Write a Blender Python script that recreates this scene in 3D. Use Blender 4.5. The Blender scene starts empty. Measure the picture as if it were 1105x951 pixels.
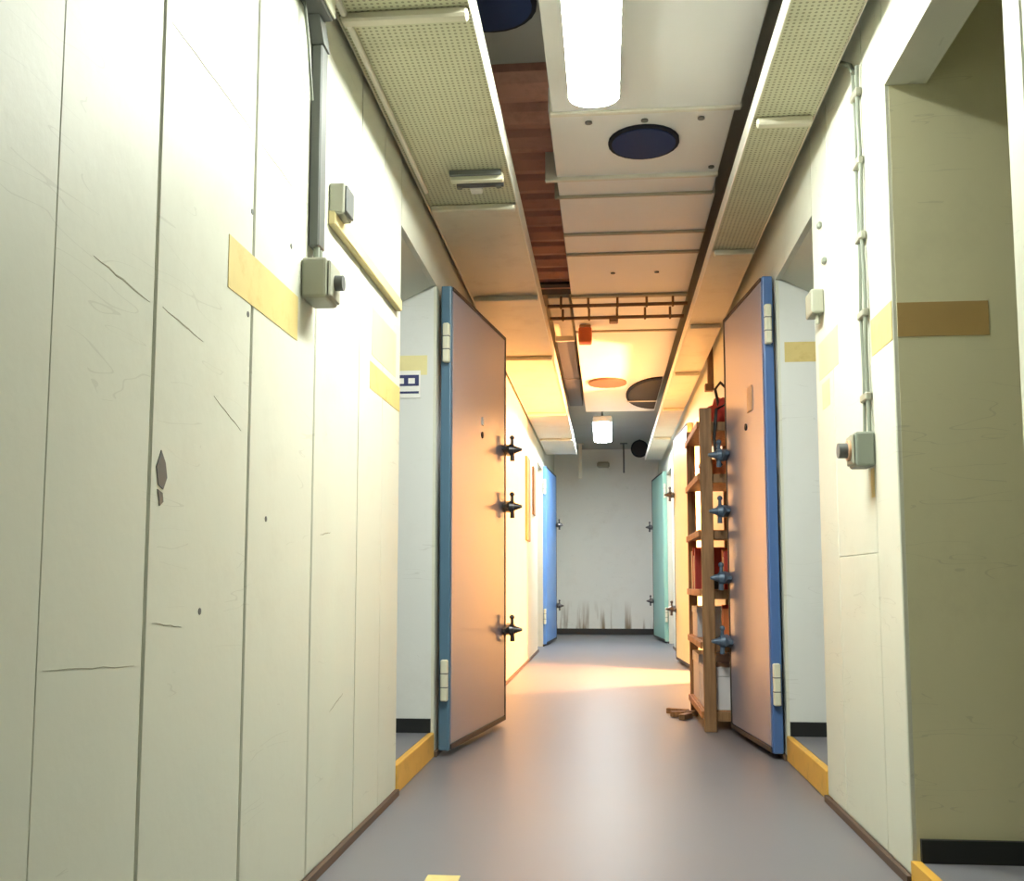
import bpy, bmesh, math, random
from mathutils import Vector, Matrix
random.seed(7)
S = bpy.context.scene
COL = S.collection

# ------------------------------------------------------------------ camera
FPX, PPX, PPY, VPX, VPY, CAMH = 1100.0, 552.5, 521.0, 655.0, 628.0, 0.76
d = Vector(((VPX-PPX)/FPX, -(VPY-PPY)/FPX, -1.0)).normalized()     # corridor axis in camera space
u = Vector((0, -d.z, d.y)).normalized()                            # world up in camera space
xh = d.cross(u)
cam_d = bpy.data.cameras.new('camera')
cam = bpy.data.objects.new('camera', cam_d); COL.objects.link(cam)
cam.matrix_world = Matrix(((xh.x, xh.y, xh.z, 0), (d.x, d.y, d.z, 0), (u.x, u.y, u.z, CAMH), (0, 0, 0, 1)))
cam_d.sensor_width = 36.0
cam_d.lens = 36.0*FPX/1105.0
cam_d.shift_x = (552.5-PPX)/1105.0
cam_d.shift_y = (PPY-475.5)/1105.0
cam_d.clip_start = 0.05
S.camera = cam

# ------------------------------------------------------------------ world and exposure
W = bpy.data.worlds.new('world'); S.world = W; W.use_nodes = True
W.node_tree.nodes['Background'].inputs[0].default_value = (0.5, 0.5, 0.5, 1)
W.node_tree.nodes['Background'].inputs[1].default_value = 0.02
S.view_settings.view_transform = 'Standard'
S.view_settings.look = 'None'
S.view_settings.gamma = 1.0
S.view_settings.use_curve_mapping = False
S.view_settings.exposure = 0.0

TUBE_COL = (0.96, 1.0, 0.91)
TUBE_STRENGTH = 132.0
REAR_STRENGTH = 8.0
FAR_STRENGTH = 120.0
ROOM_L_STRENGTH = 6.0
ROOM_R_STRENGTH = 5.0
WARM_STRENGTH = 15000.0
WARM_COL = (1.0, 0.43, 0.15)

# ------------------------------------------------------------------ materials
def lin(c):
    return tuple(((v/255.0)/12.92 if v/255.0 <= .04045 else ((v/255.0+.055)/1.055)**2.4) for v in c)

def mat(name, rgb, rough=.6, metal=0.0, var=.06, vscale=6.0, bump=0.0, bscale=60.0, spec=.5, dirt=None, dirt_amt=0.0, dscale=2.5):
    m = bpy.data.materials.new(name); m.use_nodes = True
    nt = m.node_tree; N = nt.nodes; L = nt.links
    b = N['Principled BSDF']
    b.inputs['Roughness'].default_value = rough; b.inputs['Metallic'].default_value = metal
    b.inputs['Specular IOR Level'].default_value = spec
    c = lin(rgb)
    tc = N.new('ShaderNodeTexCoord')
    no = N.new('ShaderNodeTexNoise'); no.inputs['Scale'].default_value = vscale; no.inputs['Detail'].default_value = 5
    L.new(tc.outputs['Object'], no.inputs['Vector'])
    mx = N.new('ShaderNodeMix'); mx.data_type = 'RGBA'
    mx.inputs['A'].default_value = tuple(v*(1-var) for v in c)+(1,)
    mx.inputs['B'].default_value = tuple(min(1, v*(1+var)) for v in c)+(1,)
    L.new(no.outputs['Fac'], mx.inputs['Factor'])
    out = mx.outputs['Result']
    if dirt is not None:
        n2 = N.new('ShaderNodeTexNoise'); n2.inputs['Scale'].default_value = dscale; n2.inputs['Detail'].default_value = 8
        n2.inputs['Roughness'].default_value = .7
        L.new(tc.outputs['Object'], n2.inputs['Vector'])
        r = N.new('ShaderNodeValToRGB'); r.color_ramp.elements[0].position = .52; r.color_ramp.elements[1].position = .75
        r.color_ramp.elements[0].color = (0, 0, 0, 1); r.color_ramp.elements[1].color = (dirt_amt,)*3+(1,)
        L.new(n2.outputs['Fac'], r.inputs['Fac'])
        m2 = N.new('ShaderNodeMix'); m2.data_type = 'RGBA'
        L.new(r.outputs['Color'], m2.inputs['Factor']); L.new(out, m2.inputs['A'])
        m2.inputs['B'].default_value = lin(dirt)+(1,)
        out = m2.outputs['Result']
    L.new(out, b.inputs['Base Color'])
    if bump:
        n3 = N.new('ShaderNodeTexNoise'); n3.inputs['Scale'].default_value = bscale; n3.inputs['Detail'].default_value = 4
        L.new(tc.outputs['Object'], n3.inputs['Vector'])
        bp = N.new('ShaderNodeBump'); bp.inputs['Strength'].default_value = bump; bp.inputs['Distance'].default_value = .01
        L.new(n3.outputs['Fac'], bp.inputs['Height']); L.new(bp.outputs['Normal'], b.inputs['Normal'])
    return m

def emis(name, rgb, strength):
    m = bpy.data.materials.new(name); m.use_nodes = True
    b = m.node_tree.nodes['Principled BSDF']
    b.inputs['Base Color'].default_value = (.8, .8, .8, 1)
    b.inputs['Emission Color'].default_value = tuple(rgb)+(1,)
    b.inputs['Emission Strength'].default_value = strength
    return m

def wall_material(name, rgb, stain=(120, 110, 80), streak=False):
    """Painted concrete: cloudy tone, scattered scuffs, thin hairline scratches; the end wall also rusty streaks at its foot."""
    m = mat(name, rgb, rough=.5, var=.05, vscale=1.6, bump=.06, bscale=35, spec=.35, dirt=stain, dirt_amt=.11, dscale=3.2)
    nt = m.node_tree; N = nt.nodes; L = nt.links; b = N['Principled BSDF']
    src = b.inputs['Base Color'].links[0].from_socket
    tc = N.new('ShaderNodeTexCoord')
    mp = N.new('ShaderNodeMapping'); mp.inputs['Scale'].default_value = (1, .9, 7)
    L.new(tc.outputs['Object'], mp.inputs['Vector'])
    n = N.new('ShaderNodeTexNoise'); n.inputs['Scale'].default_value = 2.1; n.inputs['Detail'].default_value = 2
    n.inputs['Distortion'].default_value = .35
    L.new(mp.outputs['Vector'], n.inputs['Vector'])
    # hairlines: narrow band around one level of the stretched noise, masked by a second noise
    sub = N.new('ShaderNodeMath'); sub.operation = 'SUBTRACT'; sub.inputs[1].default_value = .5
    ab = N.new('ShaderNodeMath'); ab.operation = 'ABSOLUTE'
    lt = N.new('ShaderNodeMath'); lt.operation = 'LESS_THAN'; lt.inputs[1].default_value = .0035
    L.new(n.outputs['Fac'], sub.inputs[0]); L.new(sub.outputs[0], ab.inputs[0]); L.new(ab.outputs[0], lt.inputs[0])
    n2 = N.new('ShaderNodeTexNoise'); n2.inputs['Scale'].default_value = 3.5
    L.new(tc.outputs['Object'], n2.inputs['Vector'])
    gt = N.new('ShaderNodeMath'); gt.operation = 'GREATER_THAN'; gt.inputs[1].default_value = .56
    L.new(n2.outputs['Fac'], gt.inputs[0])
    mu = N.new('ShaderNodeMath'); mu.operation = 'MULTIPLY'; L.new(lt.outputs[0], mu.inputs[0]); L.new(gt.outputs[0], mu.inputs[1])
    sc = N.new('ShaderNodeMath'); sc.operation = 'MULTIPLY'; sc.inputs[1].default_value = .14; L.new(mu.outputs[0], sc.inputs[0])
    mx = N.new('ShaderNodeMix'); mx.data_type = 'RGBA'
    L.new(sc.outputs[0], mx.inputs['Factor']); L.new(src, mx.inputs['A']); mx.inputs['B'].default_value = lin((105, 100, 80))+(1,)
    out = mx.outputs['Result']
    if streak:
        sep = N.new('ShaderNodeSeparateXYZ'); L.new(tc.outputs['Object'], sep.inputs[0])
        mr = N.new('ShaderNodeMapRange'); mr.inputs['From Min'].default_value = .5; mr.inputs['From Max'].default_value = .05
        L.new(sep.outputs['Z'], mr.inputs['Value'])
        mp2 = N.new('ShaderNodeMapping'); mp2.inputs['Scale'].default_value = (9, 1, .9); L.new(tc.outputs['Object'], mp2.inputs['Vector'])
        n4 = N.new('ShaderNodeTexNoise'); n4.inputs['Scale'].default_value = 1.5; n4.inputs['Detail'].default_value = 6
        L.new(mp2.outputs['Vector'], n4.inputs['Vector'])
        r = N.new('ShaderNodeValToRGB'); r.color_ramp.elements[0].position = .52; r.color_ramp.elements[1].position = .66
        L.new(n4.outputs['Fac'], r.inputs['Fac'])
        q = N.new('ShaderNodeMath'); q.operation = 'MULTIPLY'; L.new(mr.outputs[0], q.inputs[0]); L.new(r.outputs['Color'], q.inputs[1])
        m3 = N.new('ShaderNodeMix'); m3.data_type = 'RGBA'
        L.new(q.outputs[0], m3.inputs['Factor']); L.new(out, m3.inputs['A']); m3.inputs['B'].default_value = lin((120, 96, 60))+(1,)
        out = m3.outputs['Result']
    L.new(out, b.inputs['Base Color'])
    return m

def perforated(name, rgb):
    m = mat(name, rgb, rough=.5, var=.05, vscale=5, spec=.4, dirt=(120, 105, 60), dirt_amt=.3, dscale=4)
    nt = m.node_tree; N = nt.nodes; L = nt.links; b = N['Principled BSDF']
    src = b.inputs['Base Color'].links[0].from_socket
    tc = N.new('ShaderNodeTexCoord')
    mp = N.new('ShaderNodeMapping'); mp.inputs['Scale'].default_value = (58, 58, 58); L.new(tc.outputs['Object'], mp.inputs['Vector'])
    fr = N.new('ShaderNodeVectorMath'); fr.operation = 'FRACTION'; L.new(mp.outputs['Vector'], fr.inputs[0])
    sb = N.new('ShaderNodeVectorMath'); sb.operation = 'SUBTRACT'; sb.inputs[1].default_value = (.5, .5, .5); L.new(fr.outputs[0], sb.inputs[0])
    ml = N.new('ShaderNodeVectorMath'); ml.operation = 'MULTIPLY'; ml.inputs[1].default_value = (1, 1, 0); L.new(sb.outputs[0], ml.inputs[0])
    ln = N.new('ShaderNodeVectorMath'); ln.operation = 'LENGTH'; L.new(ml.outputs[0], ln.inputs[0])
    lt = N.new('ShaderNodeMath'); lt.operation = 'LESS_THAN'; lt.inputs[1].default_value = .26; L.new(ln.outputs['Value'], lt.inputs[0])
    sc = N.new('ShaderNodeMath'); sc.operation = 'MULTIPLY'; sc.inputs[1].default_value = .6; L.new(lt.outputs[0], sc.inputs[0])
    mx = N.new('ShaderNodeMix'); mx.data_type = 'RGBA'
    L.new(sc.outputs[0], mx.inputs['Factor']); L.new(src, mx.inputs['A']); mx.inputs['B'].default_value = lin((75, 70, 48))+(1,)
    L.new(mx.outputs['Result'], b.inputs['Base Color'])
    bp = N.new('ShaderNodeBump'); bp.inputs['Strength'].default_value = .5; bp.inputs['Distance'].default_value = .004; bp.invert = True
    L.new(lt.outputs[0], bp.inputs['Height']); L.new(bp.outputs['Normal'], b.inputs['Normal'])
    return m

def wood(name, rgb, dark):
    m = mat(name, rgb, rough=.6, var=.08, vscale=4)
    nt = m.node_tree; N = nt.nodes; L = nt.links; b = N['Principled BSDF']
    src = b.inputs['Base Color'].links[0].from_socket
    tc = N.new('ShaderNodeTexCoord'); mp = N.new('ShaderNodeMapping'); mp.inputs['Scale'].default_value = (30, 30, 2.5)
    L.new(tc.outputs['Object'], mp.inputs['Vector'])
    n = N.new('ShaderNodeTexNoise'); n.inputs['Scale'].default_value = 1.5; n.inputs['Detail'].default_value = 5; L.new(mp.outputs['Vector'], n.inputs['Vector'])
    r = N.new('ShaderNodeValToRGB'); r.color_ramp.elements[0].position = .4; r.color_ramp.elements[1].position = .7; L.new(n.outputs['Fac'], r.inputs['Fac'])
    mx = N.new('ShaderNodeMix'); mx.data_type = 'RGBA'; L.new(r.outputs['Color'], mx.inputs['Factor']); L.new(src, mx.inputs['A'])
    mx.inputs['B'].default_value = lin(dark)+(1,); L.new(mx.outputs['Result'], b.inputs['Base Color'])
    return m

M = dict(
    wall=wall_material('painted concrete cream', (206, 207, 192)),
    wall_white=wall_material('painted concrete pale', (212, 214, 210)),
    wall_olive=wall_material('painted concrete olive', (222, 217, 180)),
    wall_end=wall_material('painted concrete grey', (222, 224, 218), streak=True),
    groove=mat('joint filler', (96, 90, 66), rough=.9),
    scuff=mat('scuffed paint', (146, 143, 120), rough=.8),
    flap=mat('brown vent flap', (104, 76, 62), rough=.7),
    floor=mat('grey linoleum', (108, 107, 113), rough=.42, var=.05, vscale=2.2, bump=.03, bscale=220, spec=.45, dirt=(112, 108, 106), dirt_amt=.3, dscale=2.0),
    slab=mat('ceiling slab', (168, 167, 160), rough=.8, var=.08, vscale=3, bump=.2, bscale=30),
    base_brown=mat('brown floor edging', (84, 66, 54), rough=.6),
    base_black=mat('black skirting', (28, 30, 30), rough=.5),
    ochre=mat('ochre sill paint', (205, 158, 62), rough=.5, var=.1, dirt=(130, 95, 40), dirt_amt=.5, dscale=9),
    tape=mat('old yellow tape', (204, 184, 120), rough=.55, var=.12, vscale=14, dirt=(170, 135, 60), dirt_amt=.5, dscale=12),
    tape_dark=mat('ochre stripe paint', (178, 148, 92), rough=.55, var=.1, vscale=10),
    tape_pale=mat('faded yellow paint', (224, 214, 156), rough=.55, var=.08, vscale=12),
    tray=mat('cream sheet steel', (212, 206, 186), rough=.45, var=.05, vscale=4, spec=.4, dirt=(150, 130, 90), dirt_amt=.3, dscale=5),
    tray_perf=perforated('perforated cream steel', (196, 194, 164)),
    duct=mat('white duct sheet', (240, 241, 239), rough=.5, var=.03, vscale=3, bump=.03, bscale=4, spec=.5),
    duct_edge=mat('duct flange', (226, 222, 208), rough=.4),
    seam=mat('duct seam sealant', (176, 168, 146), rough=.6),
    disc=mat('blue grey grille', (40, 54, 92), rough=.8, spec=.15),
    disc_rim=mat('dark rubber rim', (22, 24, 34), rough=.8, spec=.2),
    clay=mat('reddish brown clay', (192, 140, 122), rough=.75, var=.16, vscale=5, dirt=(105, 66, 56), dirt_amt=.5, dscale=6),
    dark_hole=mat('dark void', (34, 30, 32), rough=.8),
    duct_grey=mat('grey galvanised duct', (82, 82, 88), rough=.5, metal=.1),
    vent_dark=mat('dark vent mesh', (66, 64, 62), rough=.8, spec=.2),
    pipe=mat('brown iron pipe', (124, 92, 62), rough=.55),
    red=mat('orange red plastic', (224, 112, 58), rough=.45),
    door_face=mat('lilac grey door paint', (146, 141, 154), rough=.3, var=.03, vscale=2, bump=.02, bscale=50, spec=.5),
    door_blue=mat('blue steel rim', (74, 106, 158), rough=.38, spec=.5),
    door_teal_blue=mat('petrol blue steel rim', (82, 112, 134), rough=.38, spec=.5),
    rubber=mat('dark rubber seal', (54, 46, 44), rough=.6),
    clamp=mat('dark steel fitting', (84, 82, 84), rough=.32, metal=.7),
    clamp_blue=mat('blue painted fitting', (86, 104, 124), rough=.4, metal=.2),
    hinge=mat('cream painted hinge', (216, 214, 190), rough=.45),
    plate=mat('tan plate', (206, 164, 128), rough=.5),
    hole=mat('black hole', (14, 12, 12), rough=.7),
    white=mat('white paper', (230, 228, 222), rough=.6, var=.02),
    navy=mat('navy print', (44, 50, 96), rough=.6),
    grey_box=mat('grey plastic', (150, 150, 134), rough=.5, var=.06),
    grey_dark=mat('dark grey plastic', (88, 90, 88), rough=.5),
    conduit=mat('grey conduit', (88, 91, 88), rough=.45, metal=.1),
    cable=mat('pale grey cable', (128, 134, 122), rough=.5),
    black=mat('black plastic', (24, 24, 26), rough=.45),
    batten=mat('cream wood batten', (206, 190, 138), rough=.55, var=.1, vscale=9),
    wood=wood('brown timber', (150, 112, 74), (112, 78, 46)),
    wood_shelf=wood('orange timber board', (176, 124, 78), (140, 90, 52)),
    box_white=mat('white card', (214, 212, 214), rough=.6),
    book_red=mat('red book cloth', (172, 48, 36), rough=.6),
    book_orange=mat('orange book cloth', (206, 110, 54), rough=.6),
    book_cream=mat('cream book cloth', (222, 204, 168), rough=.6),
    book_dark=mat('dark book cloth', (40, 42, 54), rough=.6),
    blue_door=mat('bright blue door paint', (96, 142, 206), rough=.35),
    teal_door=mat('teal green door paint', (140, 186, 172), rough=.4),
    yellow_door=mat('yellow door paint', (212, 204, 158), rough=.4),
    brass=mat('brass lampholder', (150, 120, 60), rough=.35, metal=.8),
    tan_board=mat('brown notice board', (160, 122, 84), rough=.7, var=.1),
    tube=emis('fluorescent diffuser', TUBE_COL, TUBE_STRENGTH),
    tube_rear=emis('rear fluorescent diffuser', TUBE_COL, REAR_STRENGTH),
    tube_far=emis('far fluorescent diffuser', (0.92, 0.99, 1.0), FAR_STRENGTH),
    tube_room=emis('room fluorescent diffuser', (0.86, 0.94, 1.0), ROOM_L_STRENGTH),
    tube_room2=emis('side room fluorescent diffuser', (0.97, 1.0, 0.9), ROOM_R_STRENGTH),
    bulb=emis('warm bulb', WARM_COL, WARM_STRENGTH),
)

# ------------------------------------------------------------------ mesh helpers
def bm_box(bm, x0, x1, y0, y1, z0, z1, bev=0.0, seg=1):
    vs = [bm.verts.new(p) for p in ((x0,y0,z0),(x1,y0,z0),(x1,y1,z0),(x0,y1,z0),(x0,y0,z1),(x1,y0,z1),(x1,y1,z1),(x0,y1,z1))]
    fs = [bm.faces.new([vs[i] for i in f]) for f in ((3,2,1,0),(4,5,6,7),(0,1,5,4),(1,2,6,5),(2,3,7,6),(3,0,4,7))]
    if bev:
        es = list({e for f in fs for e in f.edges})
        bmesh.ops.bevel(bm, geom=es, offset=bev, segments=seg, affect='EDGES', profile=.5)

def bm_cyl(bm, p0, p1, r0, r1=None, n=16):
    r1 = r0 if r1 is None else r1
    p0, p1 = Vector(p0), Vector(p1)
    a = (p1-p0).normalized()
    s = a.orthogonal().normalized(); t = a.cross(s)
    A, B = [], []
    for i in range(n):
        c = 2*math.pi*i/n; o = s*math.cos(c)+t*math.sin(c)
        A.append(bm.verts.new(p0+o*r0)); B.append(bm.verts.new(p1+o*r1))
    for i in range(n):
        j = (i+1) % n; bm.faces.new((A[i], A[j], B[j], B[i]))
    bm.faces.new(A[::-1]); bm.faces.new(B)

def bm_tube(bm, pts, r, n=8):
    pts = [Vector(p) for p in pts]; rings = []
    prev = None
    for i, p in enumerate(pts):
        a = (pts[min(i+1, len(pts)-1)]-pts[max(i-1, 0)]).normalized()
        s = prev - a*prev.dot(a) if prev is not None else a.orthogonal()
        s.normalize(); prev = s; t = a.cross(s)
        rings.append([bm.verts.new(p+(s*math.cos(2*math.pi*k/n)+t*math.sin(2*math.pi*k/n))*r) for k in range(n)])
    for A, B in zip(rings, rings[1:]):
        for k in range(n):
            j = (k+1) % n; bm.faces.new((A[k], A[j], B[j], B[k]))
    bm.faces.new(rings[0][::-1]); bm.faces.new(rings[-1])

def bm_prism(bm, outline, axis, a0, a1):
    """extrude a closed 2D outline along an axis ('X','Y','Z'); the outline gives the other two coordinates in order."""
    def P(q, a):
        return {'X': (a, q[0], q[1]), 'Y': (q[0], a, q[1]), 'Z': (q[0], q[1], a)}[axis]
    A = [bm.verts.new(P(q, a0)) for q in outline]; B = [bm.verts.new(P(q, a1)) for q in outline]
    n = len(outline)
    for i in range(n):
        j = (i+1) % n; bm.faces.new((A[i], A[j], B[j], B[i]))
    bm.faces.new(A[::-1]); bm.faces.new(B)

def link(name, bm, m, parent=None, smooth=False):
    bmesh.ops.recalc_face_normals(bm, faces=bm.faces)
    me = bpy.data.meshes.new(name); bm.to_mesh(me); bm.free()
    me.materials.append(M[m] if isinstance(m, str) else m)
    if smooth:
        for p in me.polygons: p.use_smooth = True
        try: me.set_sharp_from_angle(angle=math.radians(40))
        except Exception: pass
    o = bpy.data.objects.new(name, me); COL.objects.link(o)
    if parent is not None: o.parent = parent
    return o

def box(name, b, m, parent=None, bev=0.0, seg=1):
    bm = bmesh.new(); bm_box(bm, *b, bev=bev, seg=seg); return link(name, bm, m, parent)
def boxes(name, bs, m, parent=None, bev=0.0):
    bm = bmesh.new()
    for b in bs: bm_box(bm, *b, bev=bev)
    return link(name, bm, m, parent)
def cyl(name, p0, p1, r, m, parent=None, r1=None, n=16):
    bm = bmesh.new(); bm_cyl(bm, p0, p1, r, r1, n); return link(name, bm, m, parent, smooth=True)
def tube(name, pts, r, m, parent=None, n=8):
    bm = bmesh.new(); bm_tube(bm, pts, r, n); return link(name, bm, m, parent, smooth=True)
def prism(name, o, axis, a0, a1, m, parent=None):
    bm = bmesh.new(); bm_prism(bm, o, axis, a0, a1); return link(name, bm, m, parent)

def tag(o, label=None, cat=None, group=None, kind=None):
    if label: o['label'] = label
    if cat: o['category'] = cat
    if group: o['group'] = group
    if kind: o['kind'] = kind
    return o
def empty(name, label, cat, loc=(0, 0, 0), rz=0.0, group=None, kind=None):
    o = bpy.data.objects.new(name, None); COL.objects.link(o)
    o.location = loc; o.rotation_euler = (0, 0, rz); o.empty_display_size = .1
    return tag(o, label, cat, group, kind)
def struct(o, label, cat): return tag(o, label, cat, kind='structure')

# ------------------------------------------------------------------ setting
HW = .76          # half corridor width
WT = .11          # wall thickness
TOP = 2.70        # underside of the slab
Y0, Y1 = -3.2, 14.95
DH = 2.10         # doorway height

struct(box('floor', (-3.0, 3.0, Y0-.2, Y1+.2, -.12, 0), 'floor'), 'worn grey linoleum floor running the length of the corridor', 'floor')
struct(box('ceiling', (-3.0, 3.0, Y0-.2, Y1+.2, TOP, TOP+.12), 'slab'), 'grey concrete slab above the ducts and trays', 'ceiling')

# openings: (y0, y1)
L_OPEN = [(3.68, 4.48), (11.25, 12.15)]
R_OPEN = [(1.93, 2.73), (3.72, 4.52), (8.0, 8.9), (11.95, 12.85)]
def wall_segments(side, opens, inset_ranges):
    """slabs of a corridor wall; where inset_ranges holds, the slab stops 15 mm short, because loose panels face it."""
    bs = []
    cuts = sorted({Y0, Y1, *[v for o in opens for v in o], *[v for r in inset_ranges for v in r]})
    for a, b in zip(cuts, cuts[1:]):
        mid = (a+b)/2
        face = HW+.016 if any(r[0] <= mid <= r[1] for r in inset_ranges) else HW
        z0 = DH if any(o[0] < mid < o[1] for o in opens) else 0.0
        x = sorted((side*face, side*(HW+WT)))
        bs.append((x[0], x[1], a, b, z0, TOP))
    return bs
P_L = [(.2, 3.68)]
P_R = [(-.4, 1.93), (2.73, 3.72)]
wl = struct(boxes('wall_left', wall_segments(-1, L_OPEN, P_L), 'wall'), 'cream painted panelled wall on the left of the corridor', 'wall')
wr = struct(boxes('wall_right', wall_segments(1, R_OPEN, P_R), 'wall'), 'cream painted wall on the right with the open recess', 'wall')

def panel(parent, side, y0, y1, z0, z1, g=.0045, gz=(0, 0), first=None):
    g0, g1 = g if isinstance(g, tuple) else (g, g)
    if isinstance(g, tuple): g0, g1 = (g1 if first is None else first), (g0 if y1 == 1.315 else g1)
    x = sorted((side*HW, side*(HW+.015)))
    return box('panel', (x[0], x[1], y0+g0, y1-g1, z0+gz[0], z1-gz[1]), 'wall', parent, bev=(.0008 if y1 in (1.315, 3.39, 3.68) or y0 == 1.315 else .003))
ys = [.2, .76, 1.315, 1.63, 2.10, 2.58, 3.06, 3.39, 3.68]
for i, (a, b) in enumerate(zip(ys, ys[1:])):
    panel(wl, -1, a, b, .022, TOP, g=((.0012, .0025) if b in (1.315, 3.39, 3.68) else (.005, .005)), first=(.0008 if a == 1.315 else None))
box('joint', (-(HW+.0175), -(HW+.0145), .2, 3.67, .022, TOP), 'groove', wl)
for a, b, z0, z1 in ((-.4, .6, .022, TOP), (.6, 1.3, .022, TOP), (1.3, 1.845, .022, TOP), (1.845, 1.93, .022, TOP),
                     (2.73, 2.955, .022, TOP), (2.955, 3.44, .022, .84), (2.955, 3.44, .84, TOP), (3.44, 3.72, .022, TOP)):
    panel(wr, 1, a, b, z0, z1, g=.003)
boxes('joint', [(HW+.0145, HW+.0175, -.4, 1.92, .022, TOP), (HW+.0145, HW+.0175, 2.74, 3.71, .022, TOP)], 'groove', wr)

struct(box('wall_back', (-1.0, 1.0, Y0-.12, Y0, 0, TOP), 'wall'), 'cream wall closing the corridor behind the viewpoint', 'wall')
struct(box('wall_end', (-1.0, 1.0, Y1, Y1+.12, 0, TOP), 'wall_end'), 'pale grey wall with rusty streaks closing the far end', 'wall')
struct(box('baseboard_end', (-HW, HW, Y1-.018, Y1, 0, .085), 'base_black'), 'black skirting along the foot of the end wall', 'skirting')

def edging(name, side, opens, label):
    bs = []; y = Y0
    for o in list(opens)+[(Y1, Y1)]:
        x = sorted((side*HW, side*(HW-.014)))
        if o[0] > y: bs.append((x[0], x[1], y, o[0], 0, .022))
        y = o[1]
    return struct(boxes(name, bs, 'base_brown'), label, 'skirting')
edging('baseboard_left', -1, L_OPEN, 'thin dark brown edging at the foot of the left wall')
edging('baseboard_right', 1, R_OPEN, 'thin dark brown edging at the foot of the right wall')

# side rooms -----------------------------------------------------------------
def room(tagname, side, xin, xout, y0, y1, zc, m, words, zf=0.0, fy=.0015):
    s = side
    def X(a, b): return sorted((s*a, s*b))
    x = X(xin, xout+.08)
    struct(box('wall_%s_far' % tagname, (x[0], x[1], y1-fy, y1+.08 if zf == 0 else y1, 0, TOP), m), 'wall of the %s that faces the viewer' % words, 'wall')
    struct(box('wall_%s_near' % tagname, (x[0], x[1], y0-.08, y0, 0, TOP), m), 'near wall of the %s' % words, 'wall')
    x2 = X(xout, xout+.08)
    struct(box('wall_%s_side' % tagname, (x2[0], x2[1], y0, y1, 0, TOP), m), 'outer wall of the %s' % words, 'wall')
    x3 = X(xin, xout)
    struct(box('ceiling_%s' % tagname, (x3[0], x3[1], y0, y1, zc, TOP), 'wall_white'), 'ceiling of the %s' % words, 'ceiling')
    x4 = X(xin, xout)
    struct(box('baseboard_%s' % tagname, (x4[0], x4[1], y1-.016, y1-fy, zf, zf+.06), 'base_black'), 'black skirting in the %s' % words, 'skirting')

STEP = .105       # the side rooms' floors lie one low step above the corridor
for nm, sd, y0, y1, m, w in (('left_room', -1, 2.3, 4.48, 'wall_white', 'room behind the left blue-rimmed door'), ('right_room', 1, 3.05, 4.52, 'wall_white', 'room behind the right blue-rimmed door')):
    room(nm, sd, HW+.012, 2.3, y0, y1, 2.45, m, w, zf=STEP)
    x = sorted((sd*(HW+.022), sd*2.3))
    struct(box('floor_'+nm, (x[0], x[1], y0, y1, 0, STEP), 'floor'), 'raised grey floor of the '+w, 'floor')
    o = [(sd*HW, DH+.012), (sd*(HW+.17), DH-.075), (sd*(HW+.17), 2.45), (sd*(HW+.10), 2.45)]
    yy = (3.68, 4.48) if sd < 0 else (3.72, 4.52)
    struct(prism('lintel_'+nm, o, 'Y', yy[0], yy[1]-.001, 'wall'), 'sloping lintel over the doorway of the '+w, 'lintel')
# the near recess: its far wall is flush with the jamb, its floor one low step up
struct(box('wall_recess_far', (HW+.012, 2.3, 2.7285, 2.7299, 0, TOP), 'wall_olive'), 'olive painted wall of the recess at the right edge', 'wall')
struct(box('wall_recess_near', (HW+WT, 2.3, -.28, -.2, 0, TOP), 'wall_olive'), 'near wall of the olive recess', 'wall')
struct(box('wall_recess_side', (2.3, 2.38, -.28, 2.81, 0, TOP), 'wall_olive'), 'outer wall of the olive recess', 'wall')
struct(box('ceiling_recess', (HW+WT, 2.3, -.2, 2.73, 2.42, TOP), 'wall_olive'), 'ceiling of the olive recess', 'ceiling')
struct(box('floor_recess', (HW+.02, 2.3, -.2, 2.73, 0, .058), 'floor'), 'slightly raised grey floor of the olive recess', 'floor')
struct(box('baseboard_recess', (HW+.02, 2.3, 2.714, 2.7285, .058, .115), 'base_black'), 'black skirting in the olive recess', 'skirting')
struct(box('trim_1', (HW-.004, HW+.02, 1.93, 2.73, 0, .06), 'ochre'), 'ochre painted step edge of the olive recess', 'sill')
struct(box('trim_2', (-(HW+.022), -(HW-.004), 3.68, 4.48, 0, STEP+.001), 'ochre', bev=.004), 'ochre painted door sill on the left', 'sill')
struct(box('trim_3', (HW-.004, HW+.022, 3.72, 4.52, 0, STEP+.001), 'ochre', bev=.004), 'ochre painted door sill on the right', 'sill')
for nm, s, y0, y1, w in (('store_room', -1, 10.6, 12.9, 'room behind the bright blue door'),
                         ('lit_room', 1, 7.4, 9.5, 'warmly lit room behind the yellow door'), ('end_room', 1, 11.4, 13.6, 'room behind the teal door')):
    room(nm, s, HW+WT, 2.0, y0, y1, 2.42, 'wall', w)

# ------------------------------------------------------------------ ceiling: clay slats, duct, trays
CE = bpy.data.objects['ceiling']
y = 3.62; k = 0
while y < 6.25:
    wdt = .235
    # a slightly rounded clay rib hanging below the slab, across the left gap
    o = [(y+.012, 2.70), (y+.012, 2.66), (y+.04, 2.628), (y+wdt/2, 2.612), (y+wdt-.04, 2.628), (y+wdt-.012, 2.66), (y+wdt-.012, 2.70)]
    prism('clay_rib', o, 'X', -.70, -.16, 'clay', CE)
    y += wdt; k += 1
box('duct_mouth', (-.70, -.205, 6.24, 6.46, 2.615, 2.70), 'dark_hole', CE)
box('grey_strip', (-.70, -.16, -2.8, 3.60, 2.675, 2.70), 'slab', CE)

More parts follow.
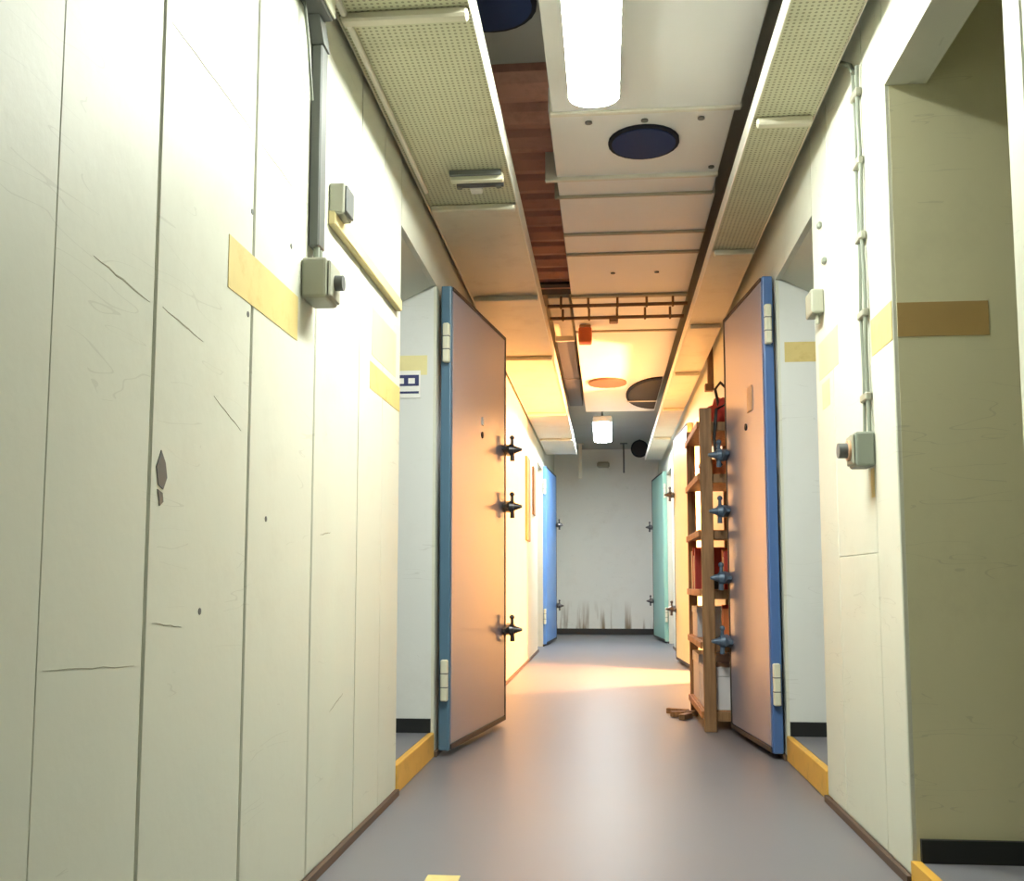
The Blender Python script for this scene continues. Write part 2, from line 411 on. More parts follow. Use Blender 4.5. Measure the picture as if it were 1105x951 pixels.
def disc_plate(name, cx, cy, z, r, parent, ex=1.0, label=None):
    oc = [(cx+r*ex*math.cos(a)*f, cy+r*math.sin(a)*f) for a, f in ((2*math.pi*i/24, 1.0) for i in range(24))]
    ic = [(cx+.9*r*ex*math.cos(2*math.pi*i/24), cy+.9*r*math.sin(2*math.pi*i/24)) for i in range(24)]
    rim = prism('rim', oc, 'Z', z-.012, z, 'disc_rim', parent)
    prism('grille', ic, 'Z', z-.016, z-.011, 'disc', rim)
disc_plate('disc', -.375, 3.20, 2.675, .16, CE)

vd = empty('ventilation_duct', 'white sheet metal ventilation duct with bolted panels along the ceiling centre', 'duct', (0, 0, 2.53))
def vbox(name, b, m, bev=0.0, parent=vd):
    bb = (b[0], b[1], b[2], b[3], b[4]-2.53, b[5]-2.53)
    return box(name, bb, m, parent, bev=bev)
XL, XR = -.205, .495
vbox('panel', (-.19, .505, -2.6, .60, 2.505, 2.69), 'duct', .004)
vbox('panel', (-.19, .505, .61, 3.655, 2.505, 2.69), 'duct', .004)
vbox('flange', (-.20, .51, 3.655, 3.685, 2.498, 2.69), 'duct_edge', .004)
vbox('panel', (XL, XR, 3.69, 4.33, 2.53, 2.69), 'duct', .003)
vbox('flange', (XL-.05, XR+.0, 4.33, 4.355, 2.515, 2.69), 'duct_edge', .003)
vbox('panel', (XL, XR, 4.36, 4.56, 2.535, 2.69), 'duct', .003)
vbox('flange', (XL-.02, XR, 4.56, 4.578, 2.524, 2.69), 'seam', .003)
vbox('panel', (XL, XR+.014, 4.58, 5.06, 2.53, 2.69), 'duct', .003)
vbox('flange', (XL, XR+.014, 5.06, 5.085, 2.520, 2.69), 'seam', .003)
vbox('panel', (XL, XR+.014, 5.09, 5.38, 2.53, 2.69), 'duct', .003)
vbox('flange', (XL, XR+.014, 5.38, 5.41, 2.520, 2.69), 'seam', .003)
vbox('panel', (XL, XR+.014, 5.415, 6.18, 2.53, 2.69), 'duct', .003)
vbox('flange', (XL, XR+.014, 6.18, 6.23, 2.515, 2.69), 'seam', .003)
vbox('panel', (XL, XR+.014, 6.235, 7.10, 2.53, 2.69), 'duct', .003)
vbox('flange', (XL, XR+.014, 7.10, 7.13, 2.52, 2.69), 'seam', .003)
vbox('panel', (XL, XR+.014, 7.135, 8.55, 2.53, 2.69), 'duct', .003)
vbox('panel', (XL, XR+.014, 8.555, 10.6, 2.535, 2.69), 'duct', .003)
for x in (-.055, .16, .375):
    bm = bmesh.new(); bm_cyl(bm, (x, 3.80, -.006), (x, 3.80, .002), .014, n=10); link('bolt', bm, 'grey_dark', vd)
for x, yy in ((.05, 5.75), (.30, 5.75), (.46, 4.27)):
    bm = bmesh.new(); bm_cyl(bm, (x, yy, -.006), (x, yy, .002), .013, n=10); link('bolt', bm, 'grey_dark', vd)
disc_plate('disc', .163, 3.99, 0.0, .155, vd, ex=.92)

def tray(name, label, x_in, x_out, bars, perf_to, y_end, side):
    z = 2.34
    t = empty(name, label, 'cable tray', (0, 0, z)); lip = .085 if side < 0 else .055
    xs = sorted((x_in, x_out))
    edges = [-2.8]+bars+[y_end]
    for a, b in zip(edges, edges[1:]):
        box('tray_panel', (xs[0], xs[1], a+.004, b-.004, 0, .006), 'tray_perf' if b <= perf_to else 'tray', t)
    # inner lip (towards the duct) and outer lip (towards the wall)
    s = 1 if x_in < x_out else -1
    xi = sorted((x_in, x_in-s*.006)); box('inner_lip', (xi[0], xi[1], -2.8, y_end, -.006, lip), 'duct_edge', t, bev=.002)
    xo = sorted((x_out, x_out+s*.006)); box('outer_lip', (xo[0], xo[1], -2.8, y_end, -.004, .05), 'tray', t, bev=.002)
    for yb in bars:
        box('crossbar', (xs[0]+.01, xs[1]-.004, yb-.02, yb+.02, -.028, -.001), 'tray', t, bev=.006)
        for xx in (xs[0]+(.05 if side < 0 else .10), xs[1]-.05):                       # hanger rods up to the slab
            bm = bmesh.new(); bm_cyl(bm, (xx, yb, .006), (xx, yb, TOP-z), .006, n=8); link('hanger', bm, 'tray', t)
    return t
tl = tray('cable_tray', 'wide cream cable tray with perforated underside over the left wall', -.365, -.735, [1.2, 2.66, 4.13, 5.52, 7.05, 9.45, 11.2], 4.2, 12.6, -1)
tr = tray('cable_tray', 'narrow cream cable tray running above the right wall', .515, .715, [.6, 2.0, 3.42, 4.82, 6.25, 7.7, 9.3, 11.2], 4.9, 13.3, 1)
pts = [(.556+.004*math.sin(i*2.1), -2.7+i*.5, 2.386+.003*math.sin(i*1.7)) for i in range(22)]
tag(tube('cable_bundle', pts, .036, 'black', n=10), 'thick black cable bundle lying in the right tray', 'cable')
box('edge_batten', (-.722, -.706, 1.3, 3.95, -.016, -.001), 'duct_edge', tl, bev=.003)

# small metal bracket with connector hung under the left tray
br = empty('ceiling_socket', 'small metal bracket with white connector under the left tray', 'socket', (-.49, 3.82, 2.334))
box('back_plate', (-.10, .10, -.075, -.060, -.020, 0), 'grey_dark', br, bev=.002)
box('rail', (-.10, .105, -.045, -.010, -.030, 0), 'hinge', br, bev=.004)
cyl('bar', (-.085, .03, -.018), (.10, .03, -.018), .012, 'clamp', br)
box('connector', (-.035, .012, .045, .085, -.036, 0), 'white', br, bev=.004)
box('bar_holder', (-.085, -.065, .02, .045, -.03, 0), 'grey_dark', br)
box('bar_holder', (.07, .09, .02, .045, -.03, 0), 'grey_dark', br)

# lamps ----------------------------------------------------------------------
def fluorescent(name, label, cx, y0, y1, ztop, w, m, h=.075):
    t = empty(name, label, 'lamp', (cx, (y0+y1)/2, ztop))
    L = (y1-y0)/2
    box('housing', (-w*.47, w*.47, -L+.03, L-.03, -.021, 0), 'white', t, bev=.006)
    # diffuser: rounded outline seen from below, sides rounded towards the bottom
    bm = bmesh.new(); n = 10; r = w*.42
    def outline(s):
        pts = []
        hw, hl = w/2*s, L-(1-s)*w/2
        rr = r*s
        for cxx, cyy, a0 in ((hw-rr, hl-rr, 0), (-hw+rr, hl-rr, 90), (-hw+rr, -hl+rr, 180), (hw-rr, -hl+rr, 270)):
            for i in range(n+1):
                a = math.radians(a0+90*i/n); pts.append((cxx+rr*math.cos(a), cyy+rr*math.sin(a)))
        return pts
    rings = []
    sh = bmesh.new()
    sh.faces.new([sh.verts.new((p[0], p[1], -.0205)) for p in outline(.99)])
    sr = [[sh.verts.new((p[0], p[1], z)) for p in outline(s)] for s, z in ((1.0, -.012), (1.0, -.068), (.99, -.069), (.985, -.02))]
    for A, B in zip(sr, sr[1:]+sr[:1]):
        for i in range(len(A)):
            j = (i+1) % len(A); sh.faces.new((A[i], A[j], B[j], B[i]))
    link('side_shell', sh, 'white', t, smooth=True)
    for s, z in ((.96, -.030), (.98, -.060), (.975, -.068), (.94, -.072), (.82, -h)):
        rings.append([bm.verts.new((p[0], p[1], z)) for p in outline(s)])
    for A, B in zip(rings, rings[1:]):
        for i in range(len(A)):
            j = (i+1) % len(A); bm.faces.new((A[i], A[j], B[j], B[i]))
    bm.faces.new(rings[0]); bm.faces.new(rings[-1])
    link('diffuser', bm, m, t, smooth=True)
    return t
fluorescent('fluorescent_lamp', 'bright white fluorescent lamp on the duct overhead', -.03, 2.30, 3.48, 2.505, .176, 'tube')
fluorescent('fluorescent_lamp', 'small distant fluorescent lamp hanging near the end wall', -.035, 10.75, 12.35, 2.52, .205, 'tube_far')
tag(cyl('lamp_stem', (-.035, 11.0, 2.52), (-.035, 11.0, 2.70), .012, 'grey_dark'), 'thin dark stem carrying the distant lamp', 'rod')
fluorescent('fluorescent_lamp', 'fluorescent lamp on the duct behind the viewpoint', -.03, -2.3, -.7, 2.505, .185, 'tube_rear')
fluorescent('fluorescent_lamp', 'cool fluorescent lamp on the ceiling of the left room', -1.5, 2.6, 3.9, 2.45, .16, 'tube_room')
fluorescent('fluorescent_lamp', 'fluorescent lamp on the ceiling of the right room', 1.5, 3.15, 4.2, 2.45, .16, 'tube_room2')

pl = empty('pendant_lamp', 'warm pendant bulb in the lit room behind the yellow door', 'lamp', (1.45, 8.5, 2.42))
cyl('ceiling_rose', (0, 0, -.03), (0, 0, 0), .045, 'brass', pl, r1=.05)
tube('cord', [(0, 0, -.03), (0, 0, -.70)], .005, 'black', pl)
cyl('lampholder', (0, 0, -.70), (0, 0, -.76), .02, 'brass', pl)
bm = bmesh.new(); bmesh.ops.create_uvsphere(bm, u_segments=16, v_segments=10, radius=.05)
bmesh.ops.translate(bm, verts=bm.verts, vec=(0, 0, -.81)); link('bulb', bm, 'bulb', pl, smooth=True)

# ------------------------------------------------------------------ doors
def make_clamp(parent, x, z, blue=False):
    """lever dog on the free edge: boss, nose pointing past the edge, crossed handle."""
    m = 'clamp_blue' if blue else 'clamp'
    bm = bmesh.new(); bm_cyl(bm, (x, 0, z), (x, -.030, z), .030, .026, 16); bm_cyl(bm, (x, -.030, z), (x, -.052, z), .034, .028, 16); bm_cyl(bm, (x, -.052, z), (x, -.095, z), .022, .007, 12)
    c = link('clamp', bm, m, parent, smooth=True)
    bm = bmesh.new()                                              # flat dog reaching in from the edge
    o = [(x-.095, z-.008), (x-.03, z-.026), (x+.03, z-.030), (x+.05, z-.006), (x+.05, z+.008), (x+.03, z+.034), (x-.03, z+.024), (x-.095, z+.006)]
    bm_prism(bm, o, 'Y', -.028, -.006); link('lever', bm, m, c)
    bm = bmesh.new(); bm_cyl(bm, (x-.004, -.040, z+.066), (x+.004, -.040, z-.062), .008, .013, 10); link('handle', bm, m, c, smooth=True)
    bm = bmesh.new(); bmesh.ops.create_icosphere(bm, subdivisions=2, radius=.014); bmesh.ops.translate(bm, verts=bm.verts, vec=(x-.004, -.040, z+.066)); link('knob', bm, m, c, smooth=True)
    return c

def door(n, label, hinge, free, z0, z1, thick, face_m, edge_m, side, clamps, hinges, extras=None, blue=False, cl_m=None):
    """leaf in its own frame: +X from hinge to free edge, -Y the face towards the corridor (mirrored on the right)."""
    hx, hy = hinge; fx, fy = free
    Lg = math.hypot(fx-hx, fy-hy)
    t = empty('door_%d' % n, label, 'door', (hx, hy, 0), math.atan2(fy-hy, fx-hx), kind='structure')
    if side > 0: t.scale = (1, -1, 1)
    box('leaf', (0, Lg, .004, thick, z0, z1), edge_m, t, bev=.006, seg=2)
    box('face_sheet', (.018, Lg-.022, 0, .004, z0+.03, z1-.022), face_m, t, bev=.0015)
    box('seal', (Lg-.020, Lg-.002, -.003, .004, z0+.004, z1-.004), 'rubber', t, bev=.001)
    box('seal', (.018, Lg-.022, -.003, .004, z0+.004, z0+.026), 'rubber', t, bev=.001)
    box('seal', (.018, Lg-.022, -.003, .004, z1-.020, z1-.004), 'rubber', t, bev=.001)
    for z in clamps: make_clamp(t, Lg-.012, z, blue)
    for zh in hinges:
        h = box('hinge', (-.030, -.002, .006, .036, zh-.09, zh+.09), 'hinge', t, bev=.005)
        for q in (-.03, .03): box('hinge_gap', (-.031, -.001, .005, .037, zh+q-.002, zh+q+.002), 'grey_dark', h)
    if extras: extras(t, Lg)
    return t
def ex_left(t, Lg):
    bm = bmesh.new(); bm_cyl(bm, (Lg*.52, -.004, 1.49), (Lg*.52, .002, 1.49), .017, n=12); link('peephole', bm, 'hole', t)
    box('sticker', (Lg*.51, Lg*.54, -.0025, .0, 1.54, 1.58), 'white', t)
def ex_right(t, Lg):
    box('name_plate', (.20, .29, -.006, 0, 1.55, 1.67), 'plate', t, bev=.003)
    bm = bmesh.new(); bm_cyl(bm, (.33, -.006, 1.49), (.33, .001, 1.49), .016, n=12); link('peephole', bm, 'hole', t)
door(1, 'grey steel door with petrol blue rim standing open on the left', (-.69, 4.49), (-.545, 5.50), .025, 2.105, .052,
     'door_face', 'door_teal_blue', -1, (1.475, 1.165, .505), (1.835, .33), ex_left)
door(2, 'grey steel door with blue rim standing open before the wooden rack', (.70, 4.54), (.617, 5.30), .025, 2.125, .05,
     'door_face', 'door_blue', 1, (1.41, 1.12, .78, .46), (1.90, .32), ex_right, blue=True)
door(3, 'bright blue door standing open at the far left', (-.715, 12.20), (-.655, 13.35), .02, 2.15, .05, 'blue_door', 'blue_door', -1, (1.50, .45), (1.9, .35))
door(4, 'yellow door standing open beyond the wooden rack', (.71, 8.94), (.655, 9.98), .02, 2.15, .05, 'yellow_door', 'yellow_door', 1, (1.60, .50), (1.9, .35))
door(5, 'pale teal door standing open at the far right', (.71, 12.90), (.625, 14.05), .02, 2.15, .05, 'teal_door', 'teal_door', 1, (1.50, .50), (1.9, .35))

# ------------------------------------------------------------------ left wall fittings
cd = empty('cable_duct', 'dark grey cable duct dropping down the left wall', 'cable duct', (-HW, 2.52, 1.62))
box('riser', (.001, .030, -.028, .028, 0, .545), 'conduit', cd, bev=.004)
prism('elbow', [(-.028, .545), (.028, .545), (-.05, .66), (-.13, .66)], 'X', .001, .034, 'conduit', cd)
box('top_box', (.001, .06, -.15, -.03, .60, .695), 'grey_dark', cd, bev=.005)
box('top_box_cover', (.06, .066, -.145, -.035, .605, .69), 'hinge', cd, bev=.002)
tube('gland', [(.02, -.012, 0), (.02, -.012, -.045)], .009, 'cable', cd)
tube('gland', [(.02, .014, 0), (.02, .014, -.045)], .009, 'cable', cd)
tube('loose_wire', [(.012, -.13, .60), (.02, -.12, .50), (.016, -.08, .42), (.012, -.05, .38)], .004, 'cable', cd)

sb = empty('switch_box', 'square grey switch box at the end of the dark cable duct', 'switch', (-HW, 2.50, 1.47))
box('body', (.001, .066, -.06, .055, 0, .105), 'grey_box', sb, bev=.008, seg=2)
box('cover', (.066, .074, -.052, .047, .006, .099), 'grey_box', sb, bev=.004)
cyl('knob', (.074, 0, .052), (.095, 0, .052), .02, 'grey_dark', sb)
s2 = empty('switch_box', 'small grey switch box at the near end of the cream batten', 'switch', (-HW, 2.73, 1.775))
box('body', (.001, .045, -.05, .04, 0, .09), 'grey_box', s2, bev=.006, seg=2)
box('cover', (.045, .052, -.044, .034, .006, .084), 'grey_dark', s2, bev=.003)
tag(box('wall_batten', (-HW, -HW+.022, 2.68, 3.60, 1.745, 1.787), 'batten', bev=.003), 'cream wooden batten fixed level along the left wall', 'batten')

def strip(label, b, m, name='tape_strip', cat='tape'):
    return tag(box(name, b, m), label, cat)
strip('long yellow tape strip across the left wall below the switch box', (-HW, -HW+.0015, 1.955, 2.42, 1.355, 1.465), 'tape')
strip('short yellow tape strip on the left wall by the doorway', (-HW, -HW+.0015, 3.20, 3.675, 1.385, 1.475), 'tape')
strip('pale yellow paint patch on the left wall above the short tape', (-HW, -HW+.0012, 3.22, 3.60, 1.50, 1.66), 'tape_pale', 'paint_patch', 'paint')
# hairline formwork marks and scratches in the left wall paint
for y0, z0, y1, z1, t_ in ((1.66, 1.750, 2.08, 1.738, .0016), (2.12, 1.735, 2.42, 1.722, .0013), (1.42, 1.245, 1.61, 1.228, .0022), (1.66, 1.232, 1.84, 1.215, .0018), (1.90, 1.120, 2.05, 1.075, .0016),
                       (1.33, .640, 1.60, .625, .0008), (2.66, .885, 2.76, .895, .002), (2.78, .405, 2.92, .44, .0018), (1.66, .690, 1.78, .680, .0014)):
    bm = bmesh.new(); n_ = 9; A = []; B = []
    for i in range(n_):
        f = i/(n_-1); k = math.sin(math.pi*f)*t_*.55+.0002; zz = z0+(z1-z0)*f+random.uniform(-.0015, .0015); yy = y0+(y1-y0)*f
        A.append((yy, zz+k)); B.append((yy, zz-k))
    bm_prism(bm, A+B[::-1], 'X', -HW-.001, -HW+.0006); link('scratch', bm, 'scuff', wl)
# chip knocked out of the paint
bm = bmesh.new(); bm_prism(bm, [(1.655, .955), (1.672, .985), (1.690, .965), (1.698, .940), (1.684, .918), (1.664, .925)], 'X', -HW, -HW+.0015)
tag(link('paint_chip', bm, 'grey_dark'), 'dark chip in the paint of the left wall', 'chip')
bm = bmesh.new(); bm_prism(bm, [(1.662, .917), (1.682, .912), (1.686, .897), (1.672, .889)], 'X', -HW, -HW+.0015)
tag(link('paint_chip', bm, 'conduit'), 'smaller grey chip just under the dark chip', 'chip')
for yy, zz, w_ in ((2.36, 1.575, 'screw hole in the left wall above the long tape'), (2.085, 1.56, 'screw hole in the left wall above the tape start'), (2.075, 1.33, 'screw hole in the left wall under the tape'),
                   (1.86, .705, 'small nick low on the left wall'), (2.22, .90, 'small nick in the middle of the left wall')):
    bm = bmesh.new(); bm_cyl(bm, (-HW-.002, yy, zz), (-HW+.0012, yy, zz), .0065, n=8); tag(link('screw_hole', bm, 'grey_dark'), w_, 'hole')

# ------------------------------------------------------------------ right wall fittings
ca = empty('cable_run', 'pair of pale cables clipped down the right pier', 'cable', (HW, 2.99, 1.2))
for off, r in ((-.022, .006), (.022, .005)):
    pts = [(-.010, off+.006*math.sin(i*1.3+off*90), -.02+1.10*i/14) for i in range(15)]
    tube('cable', pts, r, 'cable', ca)
for z in (.09, .335, .565, .79, 1.0):
    box('clip', (-.020, 0, -.034, .034, z-.012, z+.012), 'grey_box', ca, bev=.004)
tube('cable', [(-.010, .02, 1.08), (-.012, .05, 1.12), (-.03, .09, 1.15)], .008, 'cable', ca)
rs = empty('switch_box', 'grey rotary switch box below the cables on the right pier', 'switch', (HW, 2.985, 1.085))
box('body', (-.055, -.001, -.045, .045, 0, .10), 'cable', rs, bev=.007, seg=2)
box('cover', (-.063, -.055, -.038, .038, .008, .092), 'grey_box', rs, bev=.003)
cyl('knob', (-.063, 0, .05), (-.095, 0, .05), .022, 'grey_dark', rs)
cyl('knob_ring', (-.063, 0, .05), (-.070, 0, .05), .030, 'plate', rs)
strip('brown rust stain under the rotary switch box', (HW-.0012, HW, 2.965, 3.00, 1.0, 1.083), 'tape', 'rust_stain', 'stain')
jb = empty('junction_box', 'small white junction box beside the right doorway', 'junction box', (HW, 3.60, 1.69))
box('body', (-.045, -.001, -.055, .05, 0, .085), 'grey_box', jb, bev=.006, seg=2)
box('cable_entry', (-.035, -.01, .05, .066, .02, .055), 'black', jb, bev=.003)
tube('stub', [(-.02, -.03, 0), (-.02, -.03, -.035)], .007, 'grey_box', jb)
for yy, zz, w_ in ((3.56, 2.005, 'upper cable clip left on the right pier'), (3.50, 1.86, 'lower cable clip left on the right pier')):
    tag(box('cable_clip', (HW-.014, HW, yy-.014, yy+.014, zz-.01, zz+.01), 'cable', bev=.004), w_, 'clip')
strip('yellow tape strip on the edge of the right pier', (HW-.0015, HW, 2.735, 2.945, 1.40, 1.505), 'tape')
strip('faded yellow paint patch on the right pier by the doorway', (HW-.0012, HW, 3.36, 3.66, 1.47, 1.60), 'tape_pale', 'paint_patch', 'paint')
strip('bright yellow paint smear low on the right pier', (HW-.0012, HW, 3.50, 3.62, 1.36, 1.45), 'tape_pale', 'paint_patch', 'paint')
strip('dark ochre stripe across the olive recess wall', (HW+.012, 1.005, 2.7272, 2.7285, 1.405, 1.497), 'tape_dark', 'paint_stripe', 'paint')
strip('ochre stripe on the wall of the right room', (HW+.03, 1.15, 4.5172, 4.5185, 1.725, 1.815), 'tape', 'paint_stripe', 'paint')
strip('pale green yellow stripe on the wall of the left room', (-1.2, -.80, 4.4772, 4.4785, 1.69, 1.78), 'tape_pale', 'paint_stripe', 'paint')
sg = empty('sign_plate', 'small white sign with navy print in the left room', 'sign', (-.885, 4.4785, 1.585))
box('plate', (-.075, .055, -.004, -.001, 0, .125), 'white', sg)
box('print_band', (-.068, .048, -.0055, -.004, .055, .105), 'navy', sg)
box('print_line', (-.068, .048, -.0055, -.004, .02, .03), 'navy', sg)
for x0, x1 in ((-.05, -.02), (.0, .03)): box('print_mark', (x0, x1, -.0065, -.0055, .065, .09), 'white', sg)

# yellow marking on the floor
strip('yellow tape mark on the floor near the viewer', (-.47, -.385, 2.58, 2.705, 0, .0015), 'tape')

# ------------------------------------------------------------------ overhead fittings further along
for yy, zz, lab in ((6.22, 2.47, 'near brown pipe crossing under the duct'), (6.50, 2.465, 'far brown pipe crossing under the duct')):
    p = empty('crossing_pipe', lab, 'pipe', (0, yy, zz))
    cyl('pipe', (-.355, 0, 0), (.508, 0, 0), .011, 'pipe', p)
    for x in (-.27, -.10, .08, .26, .42): box('pipe_clip', (x-.007, x+.007, -.014, .014, -.017, .06), 'pipe', p, bev=.003)
al = empty('alarm_sounder', 'small orange red box under the duct beyond the pipes', 'alarm', (-.135, 6.95, 2.53))
box('base', (-.04, .04, -.03, .03, -.02, 0), 'plate', al, bev=.004)
box('cover', (-.046, .046, -.045, .045, -.13, -.02), 'red', al, bev=.012, seg=2)
t_ = tag(box('pipe_bracket', (.03, .09, 6.70, 6.77, 2.49, 2.53), 'pipe', bev=.004), 'small brown bracket under the duct beside the pipes', 'bracket')
dg = empty('side_duct', 'dark grey square duct in the left ceiling gap', 'duct', (-.315, 7.6, 2.58))
box('body', (-.055, .085, 0, 2.9, 0, .12), 'duct_grey', dg, bev=.006)
box('collar', (-.06, .09, -.03, 0, -.008, .12), 'duct_edge', dg, bev=.004)
box('collar', (-.06, .09, 1.45, 1.48, -.008, .12), 'duct_grey', dg, bev=.004)
dj = empty('duct_joint', 'pale brown duct joint under the slab beyond the clay ribs', 'duct', (-.315, 6.50, 2.60))
box('body', (-.055, .085, 0, 1.03, 0, .10), 'tray', dj, bev=.006)
box('flange', (-.06, .09, .5, .53, -.01, .10), 'tray', dj, bev=.003)
ho = empty('vent_opening', 'large dark half round vent opening in the duct beside the right tray', 'vent', (.50, 9.6, 2.535))
def half(k): return [(-.005-.30*k*abs(math.cos(math.pi*i/20-math.pi/2)), .80*k*math.sin(math.pi*i/20-math.pi/2)) for i in range(21)]
prism('rim', half(1.0), 'Z', -.014, 0, 'disc_rim', ho)
prism('grille', half(.92), 'Z', -.018, -.013, 'vent_dark', ho)
box('cross_bar', (-.29, -.006, .28, .31, -.026, -.018), 'duct_edge', ho, bev=.002)
dd = empty('vent_disc', 'dark round vent disc under the slab near the end wall', 'vent', (.46, 13.9, 2.57))
cyl('rim', (0, 0, 0), (0, .05, 0), .12, 'disc_rim', dd, n=20)
cyl('grille', (0, -.01, 0), (0, 0, 0), .10, 'dark_hole', dd, n=20)
cyl('stem', (0, .025, .11), (0, .025, .13), .012, 'grey_dark', dd)
ov = tag(prism('vent_flap', [(.02+.17*math.cos(2*math.pi*i/16), 9.0+.20*math.sin(2*math.pi*i/16)) for i in range(16)], 'Z', 2.515, 2.535, 'flap'), 'flat reddish oval vent under the narrow duct', 'vent')
for x, z0, m_, lab in ((-.36, 2.20, 'tray', 'pale bracket hanging from the slab at the far left'), (.25, 2.28, 'grey_dark', 'thin dark bracket hanging from the slab at the far right')):
    b_ = empty('hanging_bracket', lab, 'bracket', (x, 14.3, z0))
    box('strut', (-.025 if m_ == 'tray' else -.012, .025 if m_ == 'tray' else .012, -.012, .012, 0, TOP-z0-.01), m_, b_, bev=.003)
    box('top_plate', (-.05, .05, -.04, .04, TOP-z0-.012, TOP-z0), m_, b_)
tag(box('smoke_detector', (-.13, .05, 14.80, 14.93, 2.42, 2.50), 'grey_box', bev=.02), 'grey box fixed high on the middle of the end wall', 'box')
tag(box('notice_board', (-HW, -HW+.02, 9.55, 9.95, 1.15, 1.95), 'tan_board', bev=.003), 'tall brown board on the warm lit left wall', 'board')
tag(box('notice_board', (-HW, -HW+.02, 10.45, 10.75, 1.45, 1.95), 'tan_board', bev=.003), 'short brown board on the left wall nearer the blue door', 'board')
rd = empty('wall_conduit', 'dark olive conduit stub high on the right wall beyond the rack', 'conduit', (HW, 7.2, 2.15))
box('riser', (-.04, -.001, -.02, .02, 0, .55), 'pipe', rd, bev=.004)
box('foot', (-.06, -.001, -.035, .035, -.05, 0), 'pipe', rd, bev=.004)

# ------------------------------------------------------------------ wooden rack and what stands on it
RX0, RX1, RY0, RY1 = .488, .748, 5.37, 6.20
rk = empty('wooden_rack', 'open brown timber rack standing against the right wall behind the door', 'shelf', (RX0, RY0, 0))
RW, RL = RX1-RX0, RY1-RY0
for x0, y0, w_ in ((0, -.035, .062), (0, RL, .05), (RW-.045, .0, .045), (RW-.045, RL, .045)):
    box('post', (x0, x0+w_, y0, y0+.034, 0, 1.665), 'wood', rk, bev=.003)
SH = [.10, .45, .72, 1.03, 1.325, 1.60]
for z in SH:
    box('shelf_board', (0.002, RW-.002, .036, RL-.001, z-.024, z), 'wood_shelf', rk, bev=.002)
    box('end_rail', (.062, RW-.046, -.0, .030, z-.05, z-.004), 'wood', rk, bev=.002)
    box('front_rail', (-.012, .0, 0.0, RL, z-.035, z), 'wood_shelf', rk, bev=.002)

def book(name, label, x0, y0, z0, w, dpt, h, m, lean=0.0, group=None):
    """upright book: spine to the aisle, w along Y, dpt along X, cover boards and page block."""
    t = empty(name, label, 'book', (x0, y0, z0), 0, group)
    t.rotation_euler = (lean, 0, 0)
    bm = bmesh.new()
    bm_box(bm, 0, dpt, 0, .003, 0, h); bm_box(bm, 0, dpt, w-.003, w, 0, h); bm_box(bm, -.003, 0, 0, w, 0, h)
    link('cover', bm, m, t)
    box('pages', (.001, dpt-.005, .0032, w-.0032, .004, h-.004), 'book_cream', t)
    return t
def carton(label, b, m, lid=True):
    t = empty('carton', label, 'box', (b[0], b[2], b[4]))
    w, l, h = b[1]-b[0], b[3]-b[2], b[5]-b[4]
    box('body', (0, w, 0, l, 0, h*.8), m, t, bev=.003)
    box('lid', (-.004, w+.004, -.004, l+.004, h*.78, h), m, t, bev=.003)
    box('label', (-.0055, -.004, l*.3, l*.7, h*.80, h*.95), 'white', t)
    return t
# shelf at .72: red and cream books at the near end, folders further back
x0 = RX0+.015
yb = RY0+.05
for i, (w_, h_, m_, lab) in enumerate(((.035, .20, 'book_red', 'tall red book at the near end of the middle shelf'),
        (.028, .17, 'book_cream', 'cream book second from the near end of the middle shelf'),
        (.040, .21, 'book_orange', 'thick orange book third along the middle shelf'))):
    book('book', lab, x0+.11, yb, .72, w_, .15, h_, m_); yb += w_+.004
for i, (w_, h_, m_, lab) in enumerate(((.045, .22, 'book_cream', 'thick cream book at the far end of the middle shelf'),
        (.035, .24, 'book_red', 'red book near the far end of the middle shelf'),
        (.035, .19, 'book_cream', 'short cream book beside the far red book'), (.05, .23, 'book_red', 'wide red book halfway along the middle shelf'))):
    book('book', lab, x0, 6.10-i*.07, .72, w_, .18, h_, m_)
tag(box('black_case', (x0+.03, x0+.16, RY0+.20, RY0+.42, .72, .80), 'black', bev=.01, seg=2), 'low black case lying on the middle shelf', 'case')
yb = RY0+.05
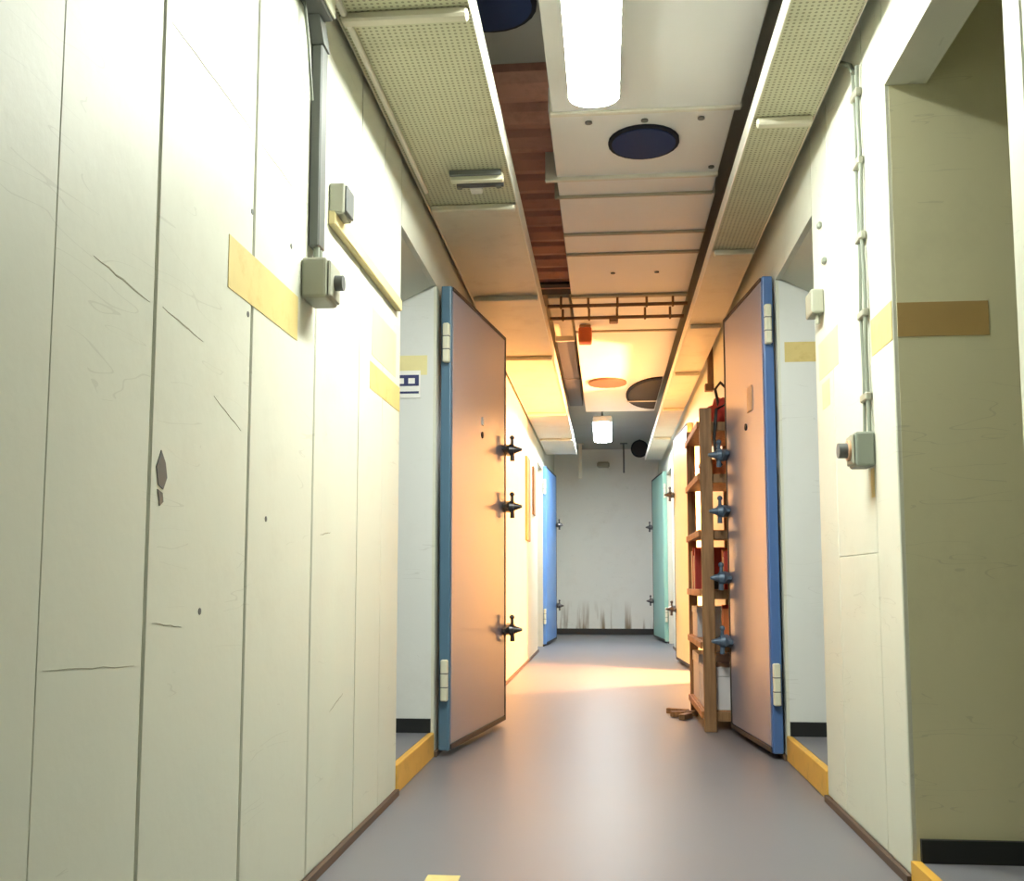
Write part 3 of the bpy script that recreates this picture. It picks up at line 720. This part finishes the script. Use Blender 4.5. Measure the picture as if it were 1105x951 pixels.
for w_, h_, m_, lab in ((.03, .17, 'book_orange', 'orange book at the near end of the lower shelf'), (.035, .19, 'book_red', 'red book beside the orange one on the lower shelf'),
        (.03, .16, 'book_dark', 'dark book third along the lower shelf')):
    book('book', lab, x0+.10, yb, .45, w_, .15, h_, m_); yb += w_+.004
carton('white carton at the far end of the lower shelf', (x0, x0+.2, 5.85, 6.15, .45, .62), 'box_white')
carton('large white carton on the bottom shelf at the near end', (x0, x0+.24, RY0+.05, RY0+.36, .10, .32), 'box_white')
carton('white carton on the bottom shelf at the far end', (x0, x0+.24, 5.78, 6.16, .10, .36), 'box_white')
carton('orange brown carton on the top shelf of the rack', (x0+.02, x0+.18, 5.55, 5.80, 1.325, 1.42), 'book_orange')
# clutter on top: red bag and black cable loop
bg = empty('fabric_bag', 'crumpled red bag lying on top of the rack', 'bag', (RX0+.15, 5.60, 1.60))
bm = bmesh.new(); bmesh.ops.create_icosphere(bm, subdivisions=3, radius=1)
for v in bm.verts:
    n = 1+.16*math.sin(5*v.co.x+3*v.co.z)+.12*math.sin(7*v.co.y-2*v.co.x)
    v.co = Vector((v.co.x*.085*n, v.co.y*.12*n, max(0.0, .07+v.co.z*.085*n)))
link('body', bm, 'book_red', bg, smooth=True)
tube('strap', [(-.03, -.09, .10), (-.05, -.12, .19), (-.02, -.10, .23), (.02, -.06, .20), (.03, -.03, .13)], .008, 'black', bg)
cb = tube('black_cable', [(RX0+.19, RY0+.05, 1.61), (RX0+.14, RY0+.02, 1.69), (RX0+.09, RY0-.01, 1.66), (RX0+.075, RY0-.02, 1.50), (RX0+.085, RY0-.025, 1.40),
                     (RX0+.11, RY0-.03, 1.36)], .009, 'black')
tag(cb, 'black cable looped over the top of the rack', 'cable')
# debris on the floor at the far foot of the rack
for x, y_, a, l, lab in ((.43, 5.95, .4, .16, 'longest brown scrap board lying by the far foot of the rack'), (.40, 6.06, -.5, .13, 'brown scrap board furthest along beside the rack'),
                         (.43, 5.84, 1.1, .12, 'shortest brown scrap board on the floor nearest the rack post')):
    b_ = box('scrap_board', (-l/2, l/2, -.018, .018, 0, .03), 'wood', None, bev=.003); b_.location = (x, y_, 0); b_.rotation_euler = (0, 0, a)
    tag(b_, lab, 'board', 'scrap boards by the rack')
